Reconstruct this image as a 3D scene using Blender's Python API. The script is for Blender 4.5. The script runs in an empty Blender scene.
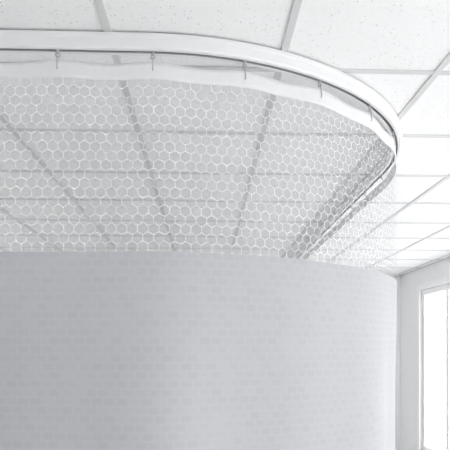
import bpy, bmesh, math
from mathutils import Vector

S = bpy.context.scene
COL = S.collection
S.view_settings.view_transform = 'Standard'
S.view_settings.look = 'None'
S.view_settings.exposure = 0.0

CEIL = 2.60
EYE = 1.55
F = 540.0
YAW = math.atan(20.0 / F)

# ---------------------------------------------------------------- materials
class NT:
    def __init__(self, name):
        self.m = bpy.data.materials.new(name)
        self.m.use_nodes = True
        self.t = self.m.node_tree
        self.t.nodes.clear()
        self.out = self.t.nodes.new('ShaderNodeOutputMaterial')
    def n(self, typ, **kw):
        nd = self.t.nodes.new(typ)
        for k, v in kw.items():
            setattr(nd, k, v)
        return nd
    def l(self, a, b):
        self.t.links.new(a, b)
    def math(self, op, a, b=None, clamp=False):
        nd = self.n('ShaderNodeMath', operation=op)
        nd.use_clamp = clamp
        for i, x in enumerate((a, b)):
            if x is None: continue
            if isinstance(x, (int, float)): nd.inputs[i].default_value = x
            else: self.l(x, nd.inputs[i])
        return nd.outputs[0]
    def mixc(self, fac, c1, c2):
        nd = self.n('ShaderNodeMix', data_type='RGBA')
        if isinstance(fac, (int, float)): nd.inputs[0].default_value = fac
        else: self.l(fac, nd.inputs[0])
        for idx, c in ((6, c1), (7, c2)):
            if isinstance(c, tuple): nd.inputs[idx].default_value = (*c, 1)
            else: self.l(c, nd.inputs[idx])
        return nd.outputs[2]

def simple(name, col, rough=0.6, noise=0.03, scale=20):
    k = NT(name)
    p = k.n('ShaderNodeBsdfPrincipled')
    tc = k.n('ShaderNodeTexCoord')
    nz = k.n('ShaderNodeTexNoise'); nz.inputs['Scale'].default_value = scale
    k.l(tc.outputs['Object'], nz.inputs['Vector'])
    c2 = tuple(max(0, c - noise) for c in col)
    k.l(k.mixc(nz.outputs['Fac'], col, c2), p.inputs['Base Color'])
    p.inputs['Roughness'].default_value = rough
    k.l(p.outputs[0], k.out.inputs[0])
    return k.m

def mat_tile():
    k = NT('mineral_tile')
    p = k.n('ShaderNodeBsdfPrincipled'); p.inputs['Roughness'].default_value = 0.9
    tc = k.n('ShaderNodeTexCoord')
    v = k.n('ShaderNodeTexVoronoi'); v.inputs['Scale'].default_value = 95
    k.l(tc.outputs['Object'], v.inputs['Vector'])
    n1 = k.n('ShaderNodeTexNoise'); n1.inputs['Scale'].default_value = 90; n1.inputs['Detail'].default_value = 4
    k.l(tc.outputs['Object'], n1.inputs['Vector'])
    # sparse pinholes of varying size
    sep = k.n('ShaderNodeSeparateColor'); k.l(v.outputs['Color'], sep.inputs[0])
    rad = k.math('MULTIPLY', k.math('POWER', sep.outputs[0], 3.0), 0.34)
    hole = k.math('LESS_THAN', v.outputs['Distance'], rad)
    base = k.mixc(n1.outputs['Fac'], (0.96, 0.96, 0.96), (0.86, 0.86, 0.86))
    k.l(k.mixc(k.math('MULTIPLY', hole, 0.5), base, (0.45, 0.45, 0.45)), p.inputs['Base Color'])
    k.l(p.outputs[0], k.out.inputs[0])
    return k.m

def hexdist(k, cell, sy=1.0):
    uv = k.n('ShaderNodeUVMap'); uv.uv_map = 'UVMap'
    sp = k.n('ShaderNodeSeparateXYZ'); k.l(uv.outputs[0], sp.inputs[0])
    x = k.math('ADD', k.math('DIVIDE', sp.outputs[0], cell), 500.0)
    y = k.math('ADD', k.math('DIVIDE', sp.outputs[1], cell*sy), 500.0)
    r3 = math.sqrt(3.0)
    ax = k.math('SUBTRACT', k.math('MODULO', x, 1.0), 0.5)
    ay = k.math('SUBTRACT', k.math('MODULO', y, r3), r3/2)
    bx = k.math('SUBTRACT', k.math('MODULO', k.math('SUBTRACT', x, 0.5), 1.0), 0.5)
    by = k.math('SUBTRACT', k.math('MODULO', k.math('SUBTRACT', y, r3/2), r3), r3/2)
    def edge(gx, gy):
        gx = k.math('ABSOLUTE', gx); gy = k.math('ABSOLUTE', gy)
        d = k.math('ADD', k.math('MULTIPLY', gx, 0.5), k.math('MULTIPLY', gy, r3/2))
        return k.math('MAXIMUM', d, gx)
    return k.math('MINIMUM', edge(ax, ay), edge(bx, by)), x, y   # 0 centre .. 0.5 edge

def mat_net(cell=0.0355):
    k = NT('hex_net_fabric')
    m, x, y = hexdist(k, cell)
    thread = k.math('GREATER_THAN', m, 0.462)
    # fine net between threads (very fine, acts as a light veil)
    fx = k.math('LESS_THAN', k.math('MODULO', k.math('MULTIPLY', x, 16.0), 1.0), 0.035)
    fy = k.math('LESS_THAN', k.math('MODULO', k.math('MULTIPLY', y, 16.0), 1.0), 0.035)
    fine = k.math('MAXIMUM', fx, fy)
    alpha = k.math('MAXIMUM', k.math('MULTIPLY', thread, 0.6), k.math('MULTIPLY', fine, 0.9))
    d = k.n('ShaderNodeBsdfDiffuse')
    t = k.n('ShaderNodeBsdfTranslucent')
    k.l(k.mixc(thread, (0.2, 0.2, 0.21), (0.98, 0.98, 0.99)), d.inputs[0])
    k.l(k.mixc(thread, (0.2, 0.2, 0.21), (0.98, 0.98, 0.99)), t.inputs[0])
    ms = k.n('ShaderNodeMixShader'); ms.inputs[0].default_value = 0.25
    k.l(d.outputs[0], ms.inputs[1]); k.l(t.outputs[0], ms.inputs[2])
    tr = k.n('ShaderNodeBsdfTransparent')
    mx = k.n('ShaderNodeMixShader'); k.l(alpha, mx.inputs[0])
    k.l(tr.outputs[0], mx.inputs[1]); k.l(ms.outputs[0], mx.inputs[2])
    k.l(mx.outputs[0], k.out.inputs[0])
    return k.m

def mat_cloth():
    k = NT('woven_block_fabric')
    uv = k.n('ShaderNodeUVMap'); uv.uv_map = 'UVMap'
    sp = k.n('ShaderNodeSeparateXYZ'); k.l(uv.outputs[0], sp.inputs[0])
    # staggered softly rounded woven blocks
    yy = k.math('ADD', k.math('DIVIDE', sp.outputs[1], 0.029), 600.0)
    row = k.math('FLOOR', yy)
    xx = k.math('ADD', k.math('ADD', k.math('DIVIDE', sp.outputs[0], 0.042), 500.0), k.math('MULTIPLY', row, 0.5))
    dx = k.math('ABSOLUTE', k.math('SUBTRACT', k.math('MODULO', xx, 1.0), 0.5))
    dy = k.math('ABSOLUTE', k.math('SUBTRACT', k.math('MODULO', yy, 1.0), 0.5))
    p4 = k.math('ADD', k.math('POWER', k.math('MULTIPLY', dx, 2.05), 5.0), k.math('POWER', k.math('MULTIPLY', dy, 2.1), 5.0))
    blk = k.math('SUBTRACT', 1.0, p4, clamp=True)
    nz = k.n('ShaderNodeTexNoise'); nz.inputs['Scale'].default_value = 5
    k.l(uv.outputs[0], nz.inputs['Vector'])
    wn_ = k.n('ShaderNodeTexWhiteNoise', noise_dimensions='2D')
    cb = k.n('ShaderNodeCombineXYZ'); k.l(k.math('FLOOR', xx), cb.inputs[0]); k.l(row, cb.inputs[1])
    k.l(cb.outputs[0], wn_.inputs['Vector'])
    f = k.math('MULTIPLY', blk, k.math('ADD', k.math('MULTIPLY', wn_.outputs['Value'], 0.7), k.math('MULTIPLY', nz.outputs['Fac'], 0.6)), clamp=True)
    col = k.mixc(f, (0.557, 0.559, 0.583), (0.518, 0.520, 0.545))
    p = k.n('ShaderNodeBsdfPrincipled'); k.l(col, p.inputs['Base Color'])
    p.inputs['Roughness'].default_value = 0.6
    t = k.n('ShaderNodeBsdfTranslucent'); k.l(col, t.inputs[0])
    ms = k.n('ShaderNodeMixShader'); ms.inputs[0].default_value = 0.22
    k.l(p.outputs[0], ms.inputs[1]); k.l(t.outputs[0], ms.inputs[2])
    k.l(ms.outputs[0], k.out.inputs[0])
    return k.m

M_TILE = mat_tile()
M_GRID = simple('painted_steel_grid', (0.68, 0.68, 0.685), 0.5)
M_WALL = simple('white_wall_paint', (0.92, 0.925, 0.93), 0.8)
M_FLOOR = simple('vinyl_floor', (0.88, 0.88, 0.87), 0.5, 0.06, 6)
M_ALU = simple('white_powder_coat', (0.82, 0.825, 0.83), 0.4)
M_SLOT_SHADE = simple('track_slot_shade', (0.50, 0.50, 0.51), 0.6)  # shade inside the rail cavity, put into the colour as a darker grey
M_HOOK = simple('nylon_glider', (0.50, 0.50, 0.51), 0.4)
M_FRAME = simple('window_frame_paint', (0.95, 0.95, 0.95), 0.4)
M_HEM = simple('hem_tape', (0.80, 0.80, 0.81), 0.8, 0.05, 60)
M_NET = mat_net()
M_CLOTH = mat_cloth()

# ---------------------------------------------------------------- helpers
def obj(name, me, mats, parent=None, smooth=False):
    o = bpy.data.objects.new(name, me)
    COL.objects.link(o)
    for m in (mats if isinstance(mats, (list, tuple)) else [mats]):
        me.materials.append(m)
    if smooth:
        for p in me.polygons: p.use_smooth = True
    if parent: o.parent = parent
    return o

def boxes(name, lst, mat, parent=None, bevel=0.0):
    bm = bmesh.new()
    for (x0, x1, y0, y1, z0, z1) in lst:
        r = bmesh.ops.create_cube(bm, size=1.0)
        for v in r['verts']:
            v.co = Vector(((x0+x1)/2 + v.co.x*(x1-x0), (y0+y1)/2 + v.co.y*(y1-y0), (z0+z1)/2 + v.co.z*(z1-z0)))
    me = bpy.data.meshes.new(name); bm.to_mesh(me); bm.free()
    o = obj(name, me, mat, parent)
    if bevel:
        b = o.modifiers.new('bev', 'BEVEL'); b.width = bevel; b.segments = 2
    return o

# ---------------------------------------------------------------- room
XL, XR, YB, YF = -4.2, 2.78, -3.0, 7.6
boxes('floor', [(XL-0.15, XR+0.2, YB, YF+0.15, -0.1, 0)], M_FLOOR)
boxes('ceiling', [(XL-0.15, XR+0.2, YB, YF+0.15, CEIL+0.006, CEIL+0.1)], M_TILE)
grid = []
tw = 0.012
X0, Y0 = -0.32, 2.62
for i in range(-20, 20):
    x = X0 + 0.6*i
    if XL < x < XR-0.02: grid.append((x-tw, x+tw, YB, YF, CEIL, CEIL+0.0065))
for i in range(-20, 20):
    y = Y0 + 0.6*i
    if YB < y < YF-0.02: grid.append((XL, XR, y-tw, y+tw, CEIL+0.0005, CEIL+0.0065))
grid.append((XR-0.022, XR, YB, YF, CEIL-0.001, CEIL+0.0065))
grid.append((XL, XR, YF-0.022, YF, CEIL-0.001, CEIL+0.0065))
boxes('ceiling_grid', grid, M_GRID)

HEAD, SILL = 2.32, 0.25
def wall_x(name, xa, xb, wins, y0, y1):
    wl = [(xa, xb, y0, y1, 0, SILL), (xa, xb, y0, y1, HEAD, CEIL+0.006)]
    prev = y1
    for (a, b) in wins:
        wl.append((xa, xb, b, prev, SILL, HEAD)); prev = a
    wl.append((xa, xb, y0, prev, SILL, HEAD))
    boxes(name, wl, M_WALL)
winsR = [(4.7, 6.87), (1.2, 4.2), (-2.3, 0.7)]
fill_winsL = [(2.6, 5.7)]  # unseen opening, added to brighten the ceiling behind the net
wall_x('wall_right', XR, XR+0.12, winsR, YB, YF)
wall_x('wall_left', XL-0.15, XL, fill_winsL, YB, YF)
boxes('wall_back', [(XL, XR, YF, YF+0.15, 0, CEIL+0.006)], M_WALL)
boxes('light_blocker_front', [(XL-0.15, 0.5, YB-0.15, YB, 0, CEIL+0.006)], M_WALL)  # unseen partial wall, added to block light so the curtain brightens rightward
boxes('baseboard_right', [(XR-0.012, XR, YB, YF-0.012, 0, 0.1)], M_FRAME)
boxes('baseboard_back', [(XL, XR, YF-0.012, YF, 0, 0.1)], M_FRAME)
wn = 0
def window(a, b, plane, axis, sgn, m=2):
    """a..b along wall, plane = inner wall face, sgn = outward direction"""
    global wn
    wn += 1
    L = []
    def add(u0, u1, d0, d1, z0, z1):
        p0, p1 = sorted((plane + sgn*d0, plane + sgn*d1))
        L.append((p0, p1, u0, u1, z0, z1) if axis == 'x' else (u0, u1, p0, p1, z0, z1))
    fw = 0.07
    d0, d1 = 0.02, 0.07
    e = 0.004
    add(a+e, a+fw, d0, d1, SILL+e, HEAD-e); add(b-fw, b-e, d0, d1, SILL+e, HEAD-e)
    add(a+fw, b-fw, d0, d1, SILL+e, SILL+fw); add(a+fw, b-fw, d0, d1, HEAD-fw, HEAD-e)
    for j in range(1, m+1):
        ym = a + (b-a)*j/(m+1)
        add(ym-0.035, ym+0.035, d0, d1, SILL+fw, HEAD-fw)
    # casing: sits on the wall face, slightly proud of the opening edge
    c0, c1 = -0.022, -0.001
    add(a-0.07, a+e, c0, c1, SILL, HEAD-e); add(b-e, b+0.07, c0, c1, SILL, HEAD-e)
    add(a-0.07, b+0.07, c0, c1, HEAD-e, HEAD+0.07); add(a-0.09, b+0.09, -0.06, c1, SILL-0.03, SILL)
    boxes('window_%d' % wn, L, M_FRAME, bevel=0.003)
for a, b in winsR: window(a, b, XR, 'x', 1)
for a, b in fill_winsL: window(a, b, XL, 'x', -1)  # frames the added light opening on the left

# ---------------------------------------------------------------- curtain path
R = 1.20
TX, TY = 1.010, 1.825
CX, CY = TX - R, TY + R
S_ARC = R*math.pi/2
S_MIN = -(3.3 + CX)
S_MAX = S_ARC + 3.6
def path(s):
    if s < 0: return Vector((CX + s, TY, 0)), Vector((0, -1, 0))
    if s < S_ARC:
        t = s/R
        n = Vector((math.sin(t), -math.cos(t), 0))
        return Vector((CX, CY, 0)) + n*R, n
    return Vector((TX, CY + s - S_ARC, 0)), Vector((1, 0, 0))
def srange(step):
    n = int((S_MAX-S_MIN)/step)
    return [S_MIN + (S_MAX-S_MIN)*i/n for i in range(n+1)]

# track (C-profile rail swept along the bend)
prof = [(0.029, 0.0), (0.029, -0.011), (0.024, -0.016), (0.024, -0.042), (0.020, -0.049), (0.007, -0.049),
        (0.007, -0.044), (0.018, -0.041), (0.018, -0.026), (-0.018, -0.026), (-0.018, -0.041), (-0.007, -0.044),
        (-0.007, -0.049), (-0.020, -0.049), (-0.024, -0.042), (-0.024, -0.016), (-0.029, -0.011), (-0.029, 0.0)]
bm = bmesh.new(); rows = []
for s in srange(0.03):
    p, n = path(s)
    rows.append([bm.verts.new(p + n*a + Vector((0, 0, CEIL + b))) for a, b in prof])
for r0, r1 in zip(rows, rows[1:]):
    for j in range(len(prof)):
        j2 = (j+1) % len(prof)
        f = bm.faces.new((r0[j], r0[j2], r1[j2], r1[j]))
        if 5 <= j <= 11: f.material_index = 1
bm.faces.new(rows[0]); bm.faces.new(list(reversed(rows[-1])))
bmesh.ops.recalc_face_normals(bm, faces=bm.faces)
me = bpy.data.meshes.new('curtain_track'); bm.to_mesh(me); bm.free()
obj('curtain_track', me, [M_ALU, M_SLOT_SHADE])

# curtain
cur = bpy.data.objects.new('privacy_curtain', None); COL.objects.link(cur)
SP, S0 = 0.317, 0.015
Z_TOP = CEIL - 0.084
Z_HEM = CEIL - 0.142
Z_NET = EYE + 0.330
Z_BOT = 0.22
def rise(s):   # the seam sits slightly higher round the bend
    t = max(0, min(1, (s-0.9)/0.9)); return 0.014*t*t*(3-2*t)
def droop(s):
    return 0.006*math.sin(math.pi*(s-S0)/SP)**2 + 0.002*math.sin(s*7)
def offs(s, z):
    k = (Z_TOP - z)
    a = 0.005*math.exp(-k*6)*math.cos(2*math.pi*(s-S0)/SP)
    w_ = max(0.0, min(1.0, (k-0.45)/0.7))
    b = 0.014*math.sin(s*4.3+0.6)*min(1, k*1.2) + w_*(0.028*math.sin(s*6.1+2.2) + 0.008*math.sin(s*13.0+1))
    return a + b
def sheet(name, zs, mats, extra=0.0, step=0.02):
    bm = bmesh.new(); uvl = bm.loops.layers.uv.new('UVMap'); uvs = {}
    prev = None
    nz = len(zs)
    for s in srange(step):
        p, n = path(s); colv = []
        for z, dr, ri in zs:
            zz = z - droop(s)*dr + rise(s)*ri
            v = bm.verts.new(p + n*(offs(s, z)+extra) + Vector((0, 0, zz)))
            uvs[v] = (s, z); colv.append(v)
        if prev:
            for j in range(nz-1):
                f = bm.faces.new((prev[j], prev[j+1], colv[j+1], colv[j]))
                for l in f.loops: l[uvl].uv = uvs[l.vert]
        prev = colv
    me = bpy.data.meshes.new(name); bm.to_mesh(me); bm.free()
    return obj(name, me, mats, cur, smooth=True)
def lin(a, b, n): return [a + (b-a)*i/n for i in range(n+1)]
hem = sheet('top_hem', [(z, d, 0) for z, d in zip(lin(Z_TOP, Z_HEM, 4), lin(1, 0.5, 4))], M_HEM)
sm = hem.modifiers.new('thick', 'SOLIDIFY'); sm.thickness = 0.004; sm.offset = 0
NETN = 8
sheet('net_panel', [(z, 0.5*(1-i/NETN), (i/NETN)) for i, z in enumerate(lin(Z_HEM, Z_NET, NETN))], M_NET)
sheet('fabric_panel', [(z, 0, 1) for z in lin(Z_NET, Z_BOT, 22)], M_CLOTH, extra=0.001)

# hooks: glider + S-hook, one mesh
bm = bmesh.new()
def tube(pts, r, seg=8):
    rings = []
    for i, p in enumerate(pts):
        d = (pts[min(i+1, len(pts)-1)] - pts[max(i-1, 0)]).normalized()
        u = d.orthogonal().normalized(); w = d.cross(u)
        rings.append([bm.verts.new(p + u*r*math.cos(2*math.pi*k/seg) + w*r*math.sin(2*math.pi*k/seg)) for k in range(seg)])
    for a, b in zip(rings, rings[1:]):
        off = min(range(seg), key=lambda o: (b[o].co-a[0].co).length)
        for k in range(seg):
            bm.faces.new((a[k], a[(k+1) % seg], b[(k+1+off) % seg], b[(k+off) % seg]))
    bm.faces.new(rings[0]); bm.faces.new(rings[-1])
s = S0 - 9*SP
while s < S_MAX - 0.05:
    if s > S_MIN + 0.02:
        p, n = path(s); tdir = Vector((-n.y, n.x, 0))
        base = p + Vector((0, 0, CEIL))
        tube([base + Vector((0, 0, -0.034)), base + Vector((0, 0, -0.058))], 0.005)
        c = base + Vector((0, 0, -0.064))
        tube([c + tdir*0.007*math.cos(a) + Vector((0, 0, 0.007*math.sin(a))) for a in [2*math.pi*i/12 for i in range(13)]], 0.0022, 6)
        o_ = offs(s, Z_TOP)
        pts = [base + n*(0.006*math.cos(a)) + Vector((0, 0, -0.070 + 0.006*math.sin(a))) for a in [math.pi*(1-i/5.0) for i in range(6)]]
        end = base + n*(o_+0.006) + Vector((0, 0, -0.106))
        pts += [base + n*0.006 + Vector((0, 0, -0.080)), end]
        pts += [end + n*(-0.006 + 0.006*math.cos(a)) + Vector((0, 0, -0.006*math.sin(a))) for a in [math.pi*i/5.0 for i in range(1, 6)]]
        tube(pts, 0.0022, 6)
    s += SP
bmesh.ops.recalc_face_normals(bm, faces=bm.faces)
me = bpy.data.meshes.new('hooks'); bm.to_mesh(me); bm.free()
obj('hooks', me, M_HOOK, cur, smooth=True)

# ---------------------------------------------------------------- light
w = bpy.data.worlds.new('sky'); S.world = w; w.use_nodes = True
bg = w.node_tree.nodes['Background']
bg.inputs[0].default_value = (0.985, 0.992, 1.0, 1); bg.inputs[1].default_value = 3.0

# ---------------------------------------------------------------- camera
cd = bpy.data.cameras.new('camera'); cam = bpy.data.objects.new('camera', cd); COL.objects.link(cam)
cam.location = (0, 0, EYE)
cam.rotation_euler = (math.pi/2, 0, -YAW)
cd.sensor_width = 36; cd.lens = F/450*36
cd.shift_y = 125/450
cd.clip_start = 0.02
S.camera = cam
